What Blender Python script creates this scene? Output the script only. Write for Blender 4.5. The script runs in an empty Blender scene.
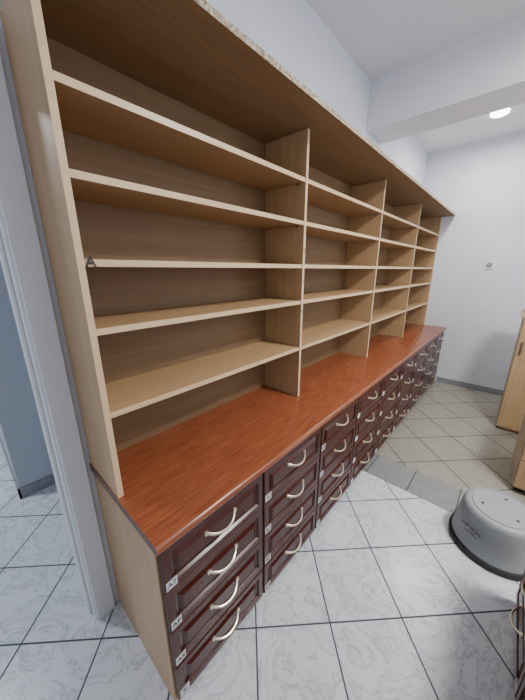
import bpy, bmesh, math, random
from mathutils import Vector, Matrix
random.seed(3)
S = bpy.context.scene
COL = S.collection
H = 1.56

# ---------------------------------------------------------------- materials
def newmat(name):
    m = bpy.data.materials.new(name); m.use_nodes = True
    nt = m.node_tree
    b = nt.nodes['Principled BSDF']
    return m, nt, b
def N(nt, t, **kw):
    n = nt.nodes.new(t)
    for k, v in kw.items(): setattr(n, k, v)
    return n
def ramp(nt, stops):
    r = N(nt, 'ShaderNodeValToRGB')
    e = r.color_ramp.elements
    while len(e) > 1: e.remove(e[-1])
    e[0].position = stops[0][0]; e[0].color = (*stops[0][1], 1)
    for p, c in stops[1:]:
        x = e.new(p); x.color = (*c, 1)
    return r
def plain(name, col, rough=0.6, metal=0.0, noise=0.05, scale=8, spec=0.5):
    m, nt, b = newmat(name)
    g = N(nt, 'ShaderNodeNewGeometry')
    n = N(nt, 'ShaderNodeTexNoise'); n.inputs['Scale'].default_value = scale; n.inputs['Detail'].default_value = 4
    nt.links.new(g.outputs['Position'], n.inputs['Vector'])
    lo = tuple(max(0, c*(1-noise)) for c in col); hi = tuple(min(1, c*(1+noise)) for c in col)
    r = ramp(nt, [(0.3, lo), (0.7, hi)])
    nt.links.new(n.outputs['Fac'], r.inputs['Fac'])
    nt.links.new(r.outputs['Color'], b.inputs['Base Color'])
    b.inputs['Roughness'].default_value = rough; b.inputs['Metallic'].default_value = metal
    b.inputs['Specular IOR Level'].default_value = spec
    return m
def wood(name, c1, c2, axis='y', rough=0.45, fine=60, long=2.0, spec=0.5, coat=0.0):
    m, nt, b = newmat(name)
    g = N(nt, 'ShaderNodeNewGeometry')
    mp = N(nt, 'ShaderNodeMapping')
    sc = [fine, fine, fine]; sc['xyz'.index(axis)] = long
    mp.inputs['Scale'].default_value = sc
    nt.links.new(g.outputs['Position'], mp.inputs['Vector'])
    n = N(nt, 'ShaderNodeTexNoise'); n.inputs['Scale'].default_value = 1; n.inputs['Detail'].default_value = 6
    n.inputs['Distortion'].default_value = 0.4
    nt.links.new(mp.outputs['Vector'], n.inputs['Vector'])
    r = ramp(nt, [(0.32, c1), (0.68, c2)])
    nt.links.new(n.outputs['Fac'], r.inputs['Fac'])
    nt.links.new(r.outputs['Color'], b.inputs['Base Color'])
    b.inputs['Roughness'].default_value = rough
    b.inputs['Specular IOR Level'].default_value = spec
    b.inputs['Coat Weight'].default_value = coat
    return m
def tiles(name, size, loc, rot, base_lo, base_hi, vein, mortar, msize=0.012, rough=0.25, veinscale=5):
    m, nt, b = newmat(name)
    g = N(nt, 'ShaderNodeNewGeometry')
    mp = N(nt, 'ShaderNodeMapping')
    mp.inputs['Scale'].default_value = (1/size,)*3
    mp.inputs['Rotation'].default_value = (0, 0, math.radians(rot))
    mp.inputs['Location'].default_value = (loc[0], loc[1], 0)
    nt.links.new(g.outputs['Position'], mp.inputs['Vector'])
    br = N(nt, 'ShaderNodeTexBrick', offset=0.0, squash=1.0)
    br.inputs['Scale'].default_value = 1
    br.inputs['Brick Width'].default_value = 1; br.inputs['Row Height'].default_value = 1
    br.inputs['Mortar Size'].default_value = msize; br.inputs['Mortar Smooth'].default_value = 0.1
    br.inputs['Bias'].default_value = 0
    br.inputs['Color1'].default_value = (0, 0, 0, 1); br.inputs['Color2'].default_value = (1, 1, 1, 1)
    nt.links.new(mp.outputs['Vector'], br.inputs['Vector'])
    add = N(nt, 'ShaderNodeVectorMath', operation='MULTIPLY_ADD')
    add.inputs[1].default_value = (7, 5, 3)
    nt.links.new(br.outputs['Color'], add.inputs[0]); nt.links.new(g.outputs['Position'], add.inputs[2])
    n = N(nt, 'ShaderNodeTexNoise'); n.inputs['Scale'].default_value = veinscale; n.inputs['Detail'].default_value = 9
    n.inputs['Roughness'].default_value = 0.66; n.inputs['Distortion'].default_value = 1.8
    nt.links.new(add.outputs[0], n.inputs['Vector'])
    mid = tuple((a+c)/2 for a, c in zip(base_lo, base_hi))
    r = ramp(nt, [(0.28, base_lo), (0.42, base_hi), (0.485, mid), (0.5, vein), (0.512, mid), (0.54, base_hi), (0.68, base_hi), (0.82, base_lo)])
    nt.links.new(n.outputs['Fac'], r.inputs['Fac'])
    mx = N(nt, 'ShaderNodeMix', data_type='RGBA')
    nt.links.new(br.outputs['Fac'], mx.inputs[0])
    nt.links.new(r.outputs['Color'], mx.inputs[6]); mx.inputs[7].default_value = (*mortar, 1)
    nt.links.new(mx.outputs[2], b.inputs['Base Color'])
    mr = N(nt, 'ShaderNodeMapRange'); mr.inputs['To Min'].default_value = rough; mr.inputs['To Max'].default_value = 0.8
    nt.links.new(br.outputs['Fac'], mr.inputs['Value']); nt.links.new(mr.outputs[0], b.inputs['Roughness'])
    return m

M_wall = plain('wall_paint', (0.71, 0.74, 0.81), 0.85, noise=0.02, scale=3, spec=0.2)
M_ceil = plain('ceiling_paint', (0.77, 0.785, 0.83), 0.9, noise=0.02, scale=3, spec=0.2)
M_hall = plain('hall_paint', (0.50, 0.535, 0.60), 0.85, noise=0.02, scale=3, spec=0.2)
M_white = plain('white_lacquer', (0.75, 0.765, 0.80), 0.4, noise=0.01)
M_base = plain('baseboard_grey', (0.26, 0.275, 0.30), 0.4, noise=0.12, scale=14)
M_beechY = wood('beech_long', (0.43, 0.272, 0.133), (0.50, 0.326, 0.168), 'y', 0.45)
M_beechU = wood('beech_underside_shaded', (0.31, 0.186, 0.089), (0.36, 0.226, 0.113), 'y', 0.6)  # darker beech for shelf undersides; shade beneath them is painted into the colour
M_topb = wood('beech_top_shaded', (0.19, 0.113, 0.053), (0.24, 0.148, 0.072), 'y', 0.65)  # shadow under the overhang is put into the top board's base colour
M_beechZ = wood('beech_upright', (0.39, 0.250, 0.127), (0.46, 0.305, 0.163), 'z', 0.45)
M_back = wood('beech_back_shaded', (0.19, 0.112, 0.050), (0.235, 0.144, 0.068), 'y', 0.6)  # beech darkened in the colour itself to give the bays a shaded back
M_edge = wood('beech_edge', (0.62, 0.45, 0.26), (0.69, 0.51, 0.31), 'y', 0.4)
M_top = wood('cherry_counter', (0.19, 0.050, 0.020), (0.31, 0.095, 0.040), 'y', 0.24, fine=150, long=8.0)
M_topedge = plain('counter_edge_band', (0.09, 0.03, 0.02), 0.4, noise=0.1)
M_maroon = plain('maroon_foil', (0.058, 0.0125, 0.0075), 0.26, noise=0.08, scale=30, spec=0.35)
M_gap = plain('carcass_dark', (0.02, 0.008, 0.008), 0.6)
M_brass = plain('brass_satin', (0.88, 0.78, 0.56), 0.28, metal=0.75, noise=0.03)
M_paper = plain('paper_label', (0.62, 0.60, 0.62), 0.8, noise=0.04, scale=40)
M_ink = plain('black_ink', (0.012, 0.012, 0.015), 0.6)
M_stool = plain('grey_plastic', (0.30, 0.325, 0.34), 0.5, noise=0.03, scale=20)
M_rubber = plain('black_rubber', (0.015, 0.017, 0.02), 0.6)
M_tan = wood('tan_laminate', (0.40, 0.26, 0.135), (0.47, 0.32, 0.175), 'z', 0.45)
M_tanl = wood('light_laminate', (0.52, 0.39, 0.25), (0.58, 0.44, 0.30), 'z', 0.45)
M_metal = plain('dark_metal', (0.16, 0.15, 0.14), 0.35, metal=0.8)
M_black = plain('black_plastic', (0.03, 0.03, 0.035), 0.5)
M_grey = plain('switch_grey', (0.25, 0.26, 0.28), 0.5)

M_chip, nt, b = newmat('raw_chipboard')
g = N(nt, 'ShaderNodeNewGeometry')
v = N(nt, 'ShaderNodeTexVoronoi'); v.inputs['Scale'].default_value = 130
nt.links.new(g.outputs['Position'], v.inputs['Vector'])
r = ramp(nt, [(0.0, (0.10, 0.07, 0.045)), (0.35, (0.34, 0.27, 0.19)), (0.8, (0.58, 0.50, 0.40))])
nt.links.new(v.outputs['Color'], r.inputs['Fac']); nt.links.new(r.outputs['Color'], b.inputs['Base Color'])
b.inputs['Roughness'].default_value = 0.9

T = 0.34
M_marble = tiles('marble_tiles', T, (-0.056, -0.535), -45, (0.54, 0.56, 0.60), (0.70, 0.72, 0.76), (0.40, 0.42, 0.46), (0.06, 0.07, 0.09), 0.011, 0.26, 4.5)
M_strip = tiles('grey_strip_tiles', 0.30, (0.1, 0.5), 0, (0.21, 0.215, 0.21), (0.26, 0.265, 0.255), (0.19, 0.19, 0.185), (0.06, 0.06, 0.06), 0.012, 0.3)
M_beige = tiles('beige_tiles', 0.34, (0.2, 0.35), -45, (0.27, 0.255, 0.21), (0.33, 0.312, 0.26), (0.26, 0.245, 0.20), (0.07, 0.066, 0.056), 0.013, 0.3)

M_lamp, nt, b = newmat('lamp_diffuser')
b.inputs['Base Color'].default_value = (0.9, 0.9, 0.9, 1)
b.inputs['Emission Color'].default_value = (1, 0.97, 0.92, 1); b.inputs['Emission Strength'].default_value = 12
M_glass, nt, b = newmat('window_glass')
b.inputs['Transmission Weight'].default_value = 1; b.inputs['Roughness'].default_value = 0; b.inputs['IOR'].default_value = 1.05

# ---------------------------------------------------------------- mesh tools
class MB:
    def __init__(self, name, mats, parent=None, bevel=0.0, smooth=False):
        self.bm = bmesh.new(); self.name = name; self.mats = mats; self.parent = parent; self.bevel = bevel; self.smooth = smooth
    def box(self, x0, x1, y0, y1, z0, z1, m=0, fm=None):
        vs = [self.bm.verts.new(p) for p in [(x0,y0,z0),(x1,y0,z0),(x1,y1,z0),(x0,y1,z0),(x0,y0,z1),(x1,y0,z1),(x1,y1,z1),(x0,y1,z1)]]
        names = ['-z','+z','-y','+x','+y','-x']
        for nm, idx in zip(names, [(3,2,1,0),(4,5,6,7),(0,1,5,4),(1,2,6,5),(2,3,7,6),(3,0,4,7)]):
            f = self.bm.faces.new([vs[i] for i in idx]); f.material_index = (fm or {}).get(nm, m)
    def rings(self, rings, m=0, cap0=True, cap1=True, ms=None):
        L = [[self.bm.verts.new(p) for p in r] for r in rings]
        n = len(L[0])
        for k in range(len(L)-1):
            for i in range(n):
                f = self.bm.faces.new([L[k][i], L[k][(i+1)%n], L[k+1][(i+1)%n], L[k+1][i]])
                f.material_index = ms[k] if ms else m
        if cap0: f = self.bm.faces.new(L[0][::-1]); f.material_index = ms[0] if ms else m
        if cap1: f = self.bm.faces.new(L[-1]); f.material_index = ms[-1] if ms else m
    def lathe(self, cx, cy, prof, ms=None, n=64, m=0):
        self.rings([[(cx+r*math.cos(2*math.pi*i/n), cy+r*math.sin(2*math.pi*i/n), z) for i in range(n)] for r, z in prof], m=m, ms=ms)
    def done(self):
        bmesh.ops.recalc_face_normals(self.bm, faces=self.bm.faces)
        me = bpy.data.meshes.new(self.name); self.bm.to_mesh(me); self.bm.free()
        for m in self.mats: me.materials.append(m)
        o = bpy.data.objects.new(self.name, me); COL.objects.link(o)
        if self.parent: o.parent = self.parent
        if self.bevel:
            b = o.modifiers.new('bevel', 'BEVEL'); b.width = self.bevel; b.segments = 3; b.limit_method = 'ANGLE'
        if self.smooth:
            for p in me.polygons: p.use_smooth = True
            try:
                bpy.context.view_layer.objects.active = o; o.select_set(True)
                bpy.ops.object.shade_smooth_by_angle(angle=math.radians(35)); o.select_set(False)
            except Exception: pass
        return o
def empty(name, loc=(0,0,0)):
    e = bpy.data.objects.new(name, None); COL.objects.link(e); e.empty_display_size = 0.05
    return e
def textobj(name, body, size, mat4, mat, parent):
    c = bpy.data.curves.new(name, 'FONT'); c.body = body; c.size = size; c.extrude = 0.0002
    c.align_x = 'CENTER'; c.align_y = 'CENTER'; c.offset = size*0.012
    c.materials.append(mat)
    o = bpy.data.objects.new(name, c); COL.objects.link(o); o.matrix_world = mat4
    o.parent = parent
    return o

XW = -1.17; YF = 4.50; CE = 3.0
XR = 1.60; YB = -2.2; XH = -4.6; YH = 1.6
# ---------------------------------------------------------------- room shell
f = MB('floor', [M_marble, M_strip, M_beige])
f.box(XH, XR, YB, 1.95, -0.1, 0, 0)
f.box(XW-0.14, XR, 1.95, 2.24, -0.1, 0, 1)
f.box(XW-0.14, XR, 2.24, YF, -0.1, 0, 2)
f.done()
c = MB('ceiling', [M_ceil]); c.box(XH, XR, YB, YF, CE, CE+0.1); c.done()
DY0, DY1, DZ = -0.78, 0.17, 2.12
w = MB('wall_left', [M_wall])
w.box(XW-0.14, XW, DY1, YF, 0, CE)
w.box(XW-0.14, XW, DY0, DY1, DZ, CE)
w.box(XW-0.14, XW, YB, DY0, 0, CE)
w.done()
w = MB('wall_far', [M_wall]); w.box(XW-0.14, XR+0.1, YF, YF+0.12, 0, CE); w.done()
w = MB('wall_right', [M_wall])
wy0, wy1, wz0, wz1 = 2.9, 4.1, 0.95, 2.3
w.box(XR, XR+0.12, YB, wy0, 0, CE); w.box(XR, XR+0.12, wy1, YF, 0, CE)
w.box(XR, XR+0.12, wy0, wy1, 0, wz0); w.box(XR, XR+0.12, wy0, wy1, wz1, CE); w.done()
w = MB('wall_back', [M_wall])
bx0, bx1 = -0.7, 1.2
w.box(XW-0.14, bx0, YB-0.12, YB, 0, CE); w.box(bx1, XR+0.12, YB-0.12, YB, 0, CE)
w.box(bx0, bx1, YB-0.12, YB, 0, 0.9); w.box(bx0, bx1, YB-0.12, YB, 2.4, CE)
w.box(XH, XW-0.14, YB-0.12, YB, 0, CE); w.done()
w = MB('wall_hall', [M_hall])
w.box(XH, -2.35, 0.06, YH, 0, CE)
w.box(-2.35, XW-0.14, YH-0.1, YH, 0, CE); w.done()
w = MB('wall_hall_end', [M_hall]); w.box(XH-0.1, XH, YB, 0.06, 0, CE); w.done()
w = MB('beam', [M_ceil]); w.box(XW, XR, 2.60, 2.92, 2.66, CE); w.done()
b = MB('baseboard_far', [M_base]); b.box(-0.62, XR, YF-0.012, YF, 0, 0.075); b.done()
b = MB('baseboard_hall', [M_base]); b.box(-2.35, -2.338, 0.048, YH-0.1, 0, 0.08); b.box(XH, -2.338, 0.048, 0.06, 0, 0.08); b.done()
t = MB('trim_1', [M_white], bevel=0.004)
t.box(XW, XW+0.016, DY1-0.012, DY1+0.062, 0, DZ+0.062)
t.box(XW, XW+0.016, DY0-0.062, DY0+0.012, 0, DZ+0.062)
t.box(XW, XW+0.016, DY0+0.012, DY1-0.012, DZ-0.012, DZ+0.062)
t.box(XW-0.14, XW, DY1-0.02, DY1, 0, DZ); t.box(XW-0.14, XW, DY0, DY0+0.02, 0, DZ)
t.box(XW-0.14, XW, DY0+0.02, DY1-0.02, DZ-0.02, DZ)
t.box(XW-0.09, XW-0.045, DY1-0.032, DY1-0.02, 0, DZ-0.02)
t.box(XW-0.156, XW-0.14, DY1-0.012, DY1+0.062, 0, DZ+0.062)
t.done()
def window(name, axis, a0, a1, z0, z1, pos):
    w = MB(name, [M_white, M_glass])
    fr = 0.06
    def bx(u0, u1, q0, q1, d0, d1, m):
        if axis == 'x': w.box(pos+d0, pos+d1, u0, u1, q0, q1, m)
        else: w.box(u0, u1, pos+d0, pos+d1, q0, q1, m)
    bx(a0, a0+fr, z0, z1, 0, 0.06, 0); bx(a1-fr, a1, z0, z1, 0, 0.06, 0)
    bx(a0+fr, a1-fr, z0, z0+fr, 0, 0.06, 0); bx(a0+fr, a1-fr, z1-fr, z1, 0, 0.06, 0)
    mid = (a0+a1)/2
    bx(mid-0.03, mid+0.03, z0+fr, z1-fr, 0, 0.06, 0)
    w.done()
window('added_window_1', 'y', bx0, bx1, 0.9, 2.4, YB-0.09)  # unseen window, added as an opening for fill light behind the camera
window('added_window_2', 'x', wy0, wy1, wz0, wz1, XR+0.03)  # unseen window, added to light the far end of the room

# ---------------------------------------------------------------- drawer cabinets
def drawer_run(name, xf, sgn, y0, ncol, cw, depth, toph=0.80, labels=True):
    root = empty(name)
    def X(d): return xf + sgn*d
    y1 = y0 + ncol*cw
    ct = 0.032
    zc = toph - ct
    b = MB('carcass', [M_beechZ, M_gap], root)
    xa, xb = sorted((X(-0.02), X(-depth)))
    b.box(xa, xb, y0+0.004, y0+0.022, 0, zc)
    b.box(xa, xb, y1-0.022, y1-0.004, 0, zc)
    xa2, xb2 = sorted((X(-0.03), X(-depth+0.002)))
    b.box(xa2, xb2, y0+0.022, y1-0.022, 0.0, zc, 1)
    b.done()
    b = MB('countertop', [M_top, M_topedge], root, smooth=True)
    prof = []
    nose = X(0.018)
    for k in range(9):
        a = -math.pi/2 + math.pi*k/8
        prof.append((nose - sgn*0.016 + sgn*0.016*math.cos(a), zc + ct/2 + ct/2*math.sin(a)))
    prof.append((X(-depth), toph)); prof.append((X(-depth), zc))
    b.rings([[(x, y0-0.004, z) for x, z in prof], [(x, y1, z) for x, z in prof]])
    for fc in b.bm.faces:
        if len(fc.verts) > 4: fc.material_index = 1
    b.done()
    fr = MB('drawer_fronts', [M_maroon], root)
    hd = MB('drawer_handles', [M_brass], root, smooth=True)
    lb = MB('drawer_labels', [M_paper], root)
    rh = 0.178; ztop = zc - 0.012
    codes = ['A7', 'AP', 'AS', 'K', 'B1', 'B2', 'C4', 'D']
    for cidx in range(ncol):
        ya = y0 + cidx*cw + 0.006 + (0.004 if cidx == 0 else 0); yb = y0 + (cidx+1)*cw - 0.003
        for rr in range(4):
            zb = ztop - (rr+1)*rh + 0.005; zt = ztop - rr*rh
            rings = []
            for ins, d in [(0, -0.02), (0, -0.004), (0.004, 0), (0.028, 0), (0.034, -0.009), (0.041, -0.010), (0.056, -0.001), (0.058, 0)]:
                rings.append([(X(d), ya+ins, zb+ins), (X(d), yb-ins, zb+ins), (X(d), yb-ins, zt-ins), (X(d), ya+ins, zt-ins)])
            fr.rings(rings)
            yc = (ya+yb)/2; zh = zt - 0.062
            npt = 16; hl = 0.066
            pr = []
            for i in range(npt+1):
                s = i/npt; u = (s-0.5)*2
                out = 0.030*(1-abs(u)**2.4)
                yy = yc + hl*u; zz = zh - 0.014*(1-u*u)
                wdt = 0.0048 + 0.002*abs(u)**4
                d = Vector((sgn*(-0.030*2.4*abs(u)**1.4*(1 if u > 0 else -1)), hl, 0.028*u)).normalized()
                nz = Vector((0, 0, 1)); nx = d.cross(nz).normalized(); nz2 = nx.cross(d).normalized()
                c0 = Vector((X(out+0.0015), yy, zz))
                pr.append([tuple(c0 + nz2*wdt*math.cos(2*math.pi*k/10) + nx*0.0035*math.sin(2*math.pi*k/10)) for k in range(10)])
            hd.rings(pr)
            for e in (-1, 1):
                yy = yc + e*hl
                x0, x1 = sorted((X(-0.001), X(0.006)))
                hd.box(x0, x1, yy-0.006, yy+0.006, zh-0.007, zh+0.007)
            if labels:
                ly = ya + 0.006; lz = zb + 0.010
                x0, x1 = sorted((X(0), X(0.0012)))
                lb.box(x0, x1, ly, ly+0.038, lz, lz+0.034)
                if cidx < 3:
                    mt = Matrix.Translation((X(0.0016), ly+0.019, lz+0.017)) @ Matrix(((0,0,sgn),(sgn,0,0),(0,1,0))).to_4x4()
                    textobj('label_text', codes[(rr + cidx*3) % 8], 0.026, mt, M_ink, root)
    fr.done(); hd.done(); lb.done()
    return root
Y0 = 0.25; CW = 0.4705; NC = 9
drawer_run('drawer_cabinet', -0.638, 1, Y0, NC, CW, 0.53)
drawer_run('drawer_cabinet', 0.272, -1, -0.335, 4, 0.4705, 0.53)

# ---------------------------------------------------------------- shelving unit
XS = -0.891; YE = Y0 + NC*CW
root = empty('shelving_unit')
ZB = 0.80; ZT = 2.216
ups = [Y0, 1.325, 2.40, 3.45, YE-0.02]
b = MB('uprights', [M_beechZ, M_edge], root, bevel=0.0008)
for i, y in enumerate(ups):
    b.box(XW+0.002, XS, y, y+0.019, ZB, ZT, 0, {'+x': 1})
b.done()
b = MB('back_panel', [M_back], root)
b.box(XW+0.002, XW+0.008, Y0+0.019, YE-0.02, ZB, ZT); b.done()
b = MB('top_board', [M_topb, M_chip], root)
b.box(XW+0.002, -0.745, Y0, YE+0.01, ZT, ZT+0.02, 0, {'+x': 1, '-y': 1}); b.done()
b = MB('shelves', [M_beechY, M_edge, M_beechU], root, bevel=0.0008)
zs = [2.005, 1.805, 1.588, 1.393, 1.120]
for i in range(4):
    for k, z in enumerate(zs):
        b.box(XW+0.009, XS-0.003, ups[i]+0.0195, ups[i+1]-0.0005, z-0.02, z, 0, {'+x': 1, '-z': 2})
b.done()
b = MB('shelf_pins', [M_metal], root)
for i in range(4):
    for z in zs:
        for yy in (ups[i]+0.0195, ups[i+1]-0.009):
            b.box(XS-0.05, XS-0.042, yy, yy+0.008, z-0.028, z-0.0205)
b.done()
def front_text(body, y, z, s, mat=M_ink):
    mt = Matrix.Translation((XS+0.0012, y, z)) @ Matrix(((0,0,1),(1,0,0),(0,1,0))).to_4x4()
    textobj('shelf_letter', body, s, mt, mat, root)
front_text('A', Y0+0.034, 1.580, 0.040)
for z in (1.66, 1.50, 1.33): front_text('C', ups[1]+0.0095, z, 0.02)
for z in (1.66, 1.50): front_text('E', ups[2]+0.0095, z, 0.02)

# ---------------------------------------------------------------- step stool
b = MB('step_stool', [M_stool, M_rubber, M_black], smooth=True)
cx, cy = 0.168, 1.85; ks = 1.0
prof = [(0.205,0.0),(0.214,0.004),(0.216,0.026),(0.210,0.035),(0.203,0.039),(0.200,0.048),(0.192,0.12),(0.183,0.19),(0.176,0.235),(0.170,0.252),(0.158,0.262),(0.146,0.264),(0.143,0.259),(0.138,0.259),(0.135,0.264),(0.05,0.265),(0.001,0.265)]
ms = [1,1,1,1] + [0]*12
b.lathe(cx, cy, [(r*ks, z*ks) for r, z in prof], ms=ms, n=72)
for k in range(3):
    a = math.radians(80+120*k)
    b.lathe(cx+0.09*math.cos(a), cy+0.09*math.sin(a), [(0.008,0.263),(0.008,0.2662),(0.001,0.2662)], m=2, n=16)
so = b.done()
a0 = math.radians(236)
for j, (txt, zz, s) in enumerate([('STEP STOOL', 0.165, 0.026), ('max. 150 kg', 0.135, 0.018)]):
    nrm = Vector((math.cos(a0), math.sin(a0), 0.12)).normalized()
    xa = Vector((-math.sin(a0), math.cos(a0), 0)); up = nrm.cross(xa)
    rr = 0.1945
    mm = Matrix((xa, up, nrm)).transposed().to_4x4()
    textobj('stool_print', txt, s*0.8, Matrix.Translation((cx+rr*math.cos(a0), cy+rr*math.sin(a0), zz)) @ mm, M_ink, so)

# ---------------------------------------------------------------- right-hand furniture
root = empty('wooden_cupboard')
b = MB('body', [M_tanl, M_tan], root, bevel=0.002)
b.box(0.10, 0.78, 3.47, 3.95, 0.03, 1.14); b.box(0.08, 0.80, 3.45, 3.96, 1.14, 1.165)
b.box(0.12, 0.76, 3.49, 3.93, 0.0, 0.03, 1); b.done()
b = MB('doors', [M_tan, M_metal], root, bevel=0.002)
b.box(0.103, 0.437, 3.452, 3.47, 0.04, 1.132); b.box(0.443, 0.777, 3.452, 3.47, 0.04, 1.132)
b.box(0.40, 0.41, 3.43, 3.44, 0.62, 0.74, 1); b.box(0.40, 0.41, 3.44, 3.452, 0.62, 0.63, 1); b.box(0.40, 0.41, 3.44, 3.452, 0.73, 0.74, 1)
b.box(0.13, 0.14, 3.43, 3.44, 0.80, 0.92, 1); b.box(0.13, 0.14, 3.44, 3.452, 0.80, 0.81, 1); b.box(0.13, 0.14, 3.44, 3.452, 0.91, 0.92, 1)
b.done()
b = MB('storage_box', [M_black], bevel=0.006)
b.box(0.10, 0.46, 3.55, 3.85, 1.166, 1.30); b.box(0.095, 0.465, 3.545, 3.855, 1.27, 1.305); b.done()
root = empty('pedestal_cabinet')
b = MB('body', [M_tanl, M_tan, M_black], root, bevel=0.002)
b.box(0.24, 0.72, 2.47, 2.98, 0.04, 0.72); b.box(0.225, 0.74, 2.455, 3.0, 0.72, 0.745, 1)
for x in (0.27, 0.66):
    for y in (2.50, 2.92): b.box(x, x+0.03, y, y+0.03, 0, 0.04, 2)
b.done()
b = MB('drawers', [M_tan, M_metal], root, bevel=0.002)
for k in range(3):
    z0 = 0.05 + k*0.222
    b.box(0.245, 0.715, 2.452, 2.47, z0, z0+0.216); b.box(0.42, 0.54, 2.432, 2.440, z0+0.14, z0+0.15, 1)
    b.box(0.42, 0.43, 2.440, 2.452, z0+0.14, z0+0.15, 1); b.box(0.53, 0.54, 2.440, 2.452, z0+0.14, z0+0.15, 1)
b.done()

b = MB('wall_switch', [M_white, M_grey], bevel=0.003)
b.box(-0.345, -0.255, YF-0.010, YF, 1.571, 1.661)
b.done()
o = bpy.data.objects['wall_switch']
b = MB('rocker', [M_grey], o)
n = 24
b.rings([[(-0.30+r*math.cos(2*math.pi*i/n), y, 1.616+r*math.sin(2*math.pi*i/n)) for i in range(n)] for r, y in [(0.030, YF-0.010), (0.030, YF-0.014), (0.026, YF-0.016)]])
b.done()

# ---------------------------------------------------------------- lamps
def clamp_lamp(name, x, y, r, power, col, z=CE):
    b = MB(name, [M_white, M_lamp], smooth=True)
    b.lathe(x, y, [(r*1.1, z), (r*1.1, z-0.02), (r, z-0.025), (r*0.95, z-0.04), (r*0.6, z-0.052), (0.001, z-0.056)], ms=[0,0,1,1,1], n=40)
    o = b.done()
    l = bpy.data.lights.new(name+'_light', 'AREA'); l.shape = 'DISK'; l.size = r*2; l.energy = power; l.color = col
    lo = bpy.data.objects.new(name+'_light', l); COL.objects.link(lo); lo.location = (x, y, z-0.065); lo.parent = o
clamp_lamp('ceiling_lamp', -0.42, 3.80, 0.075, 22, (1, 0.95, 0.90))
clamp_lamp('ceiling_lamp', -3.0, -0.8, 0.15, 42, (0.88, 0.94, 1))  # added lamp, out of view, to light the closed hallway
clamp_lamp('ceiling_lamp', 0.85, 1.7, 0.22, 84, (1, 0.975, 0.945))
def arealight(name, loc, rot, sx, sy, e, col):
    l = bpy.data.lights.new(name, 'AREA'); l.shape = 'RECTANGLE'; l.size = sx; l.size_y = sy; l.energy = e; l.color = col
    o = bpy.data.objects.new(name, l); COL.objects.link(o); o.location = loc; o.rotation_euler = rot
arealight('added_window_light', ((bx0+bx1)/2, YB-0.15, 1.65), (math.radians(90), 0, 0), 1.8, 1.4, 14, (0.87, 0.94, 1))  # added area lamp standing in for daylight at the unseen back window
arealight('added_window_light', (XR+0.16, 3.5, 1.62), (0, math.radians(90), 0), 1.3, 1.15, 22, (0.86, 0.93, 1))  # added area lamp at the unseen side window, brightens the far wall

w = bpy.data.worlds.new('World'); S.world = w; w.use_nodes = True
w.node_tree.nodes['Background'].inputs['Color'].default_value = (0.75, 0.85, 1, 1)
w.node_tree.nodes['Background'].inputs['Strength'].default_value = 0.5

# ---------------------------------------------------------------- camera
p = math.radians(16.1); hd = math.radians(41.8)
Fh = Vector((-math.sin(hd), math.cos(hd), 0))
R = Vector((math.cos(hd), math.sin(hd), 0))
fwd = Fh*math.cos(p) - Vector((0,0,1))*math.sin(p)
up = R.cross(fwd)
cam = bpy.data.cameras.new('camera'); co = bpy.data.objects.new('camera', cam); COL.objects.link(co)
m = Matrix((R, up, -fwd)).transposed().to_4x4(); m.translation = (0, 0, H)
co.matrix_world = m
cam.sensor_fit = 'VERTICAL'; cam.sensor_height = 36; cam.lens = 278/700*36; cam.clip_start = 0.02
S.camera = co
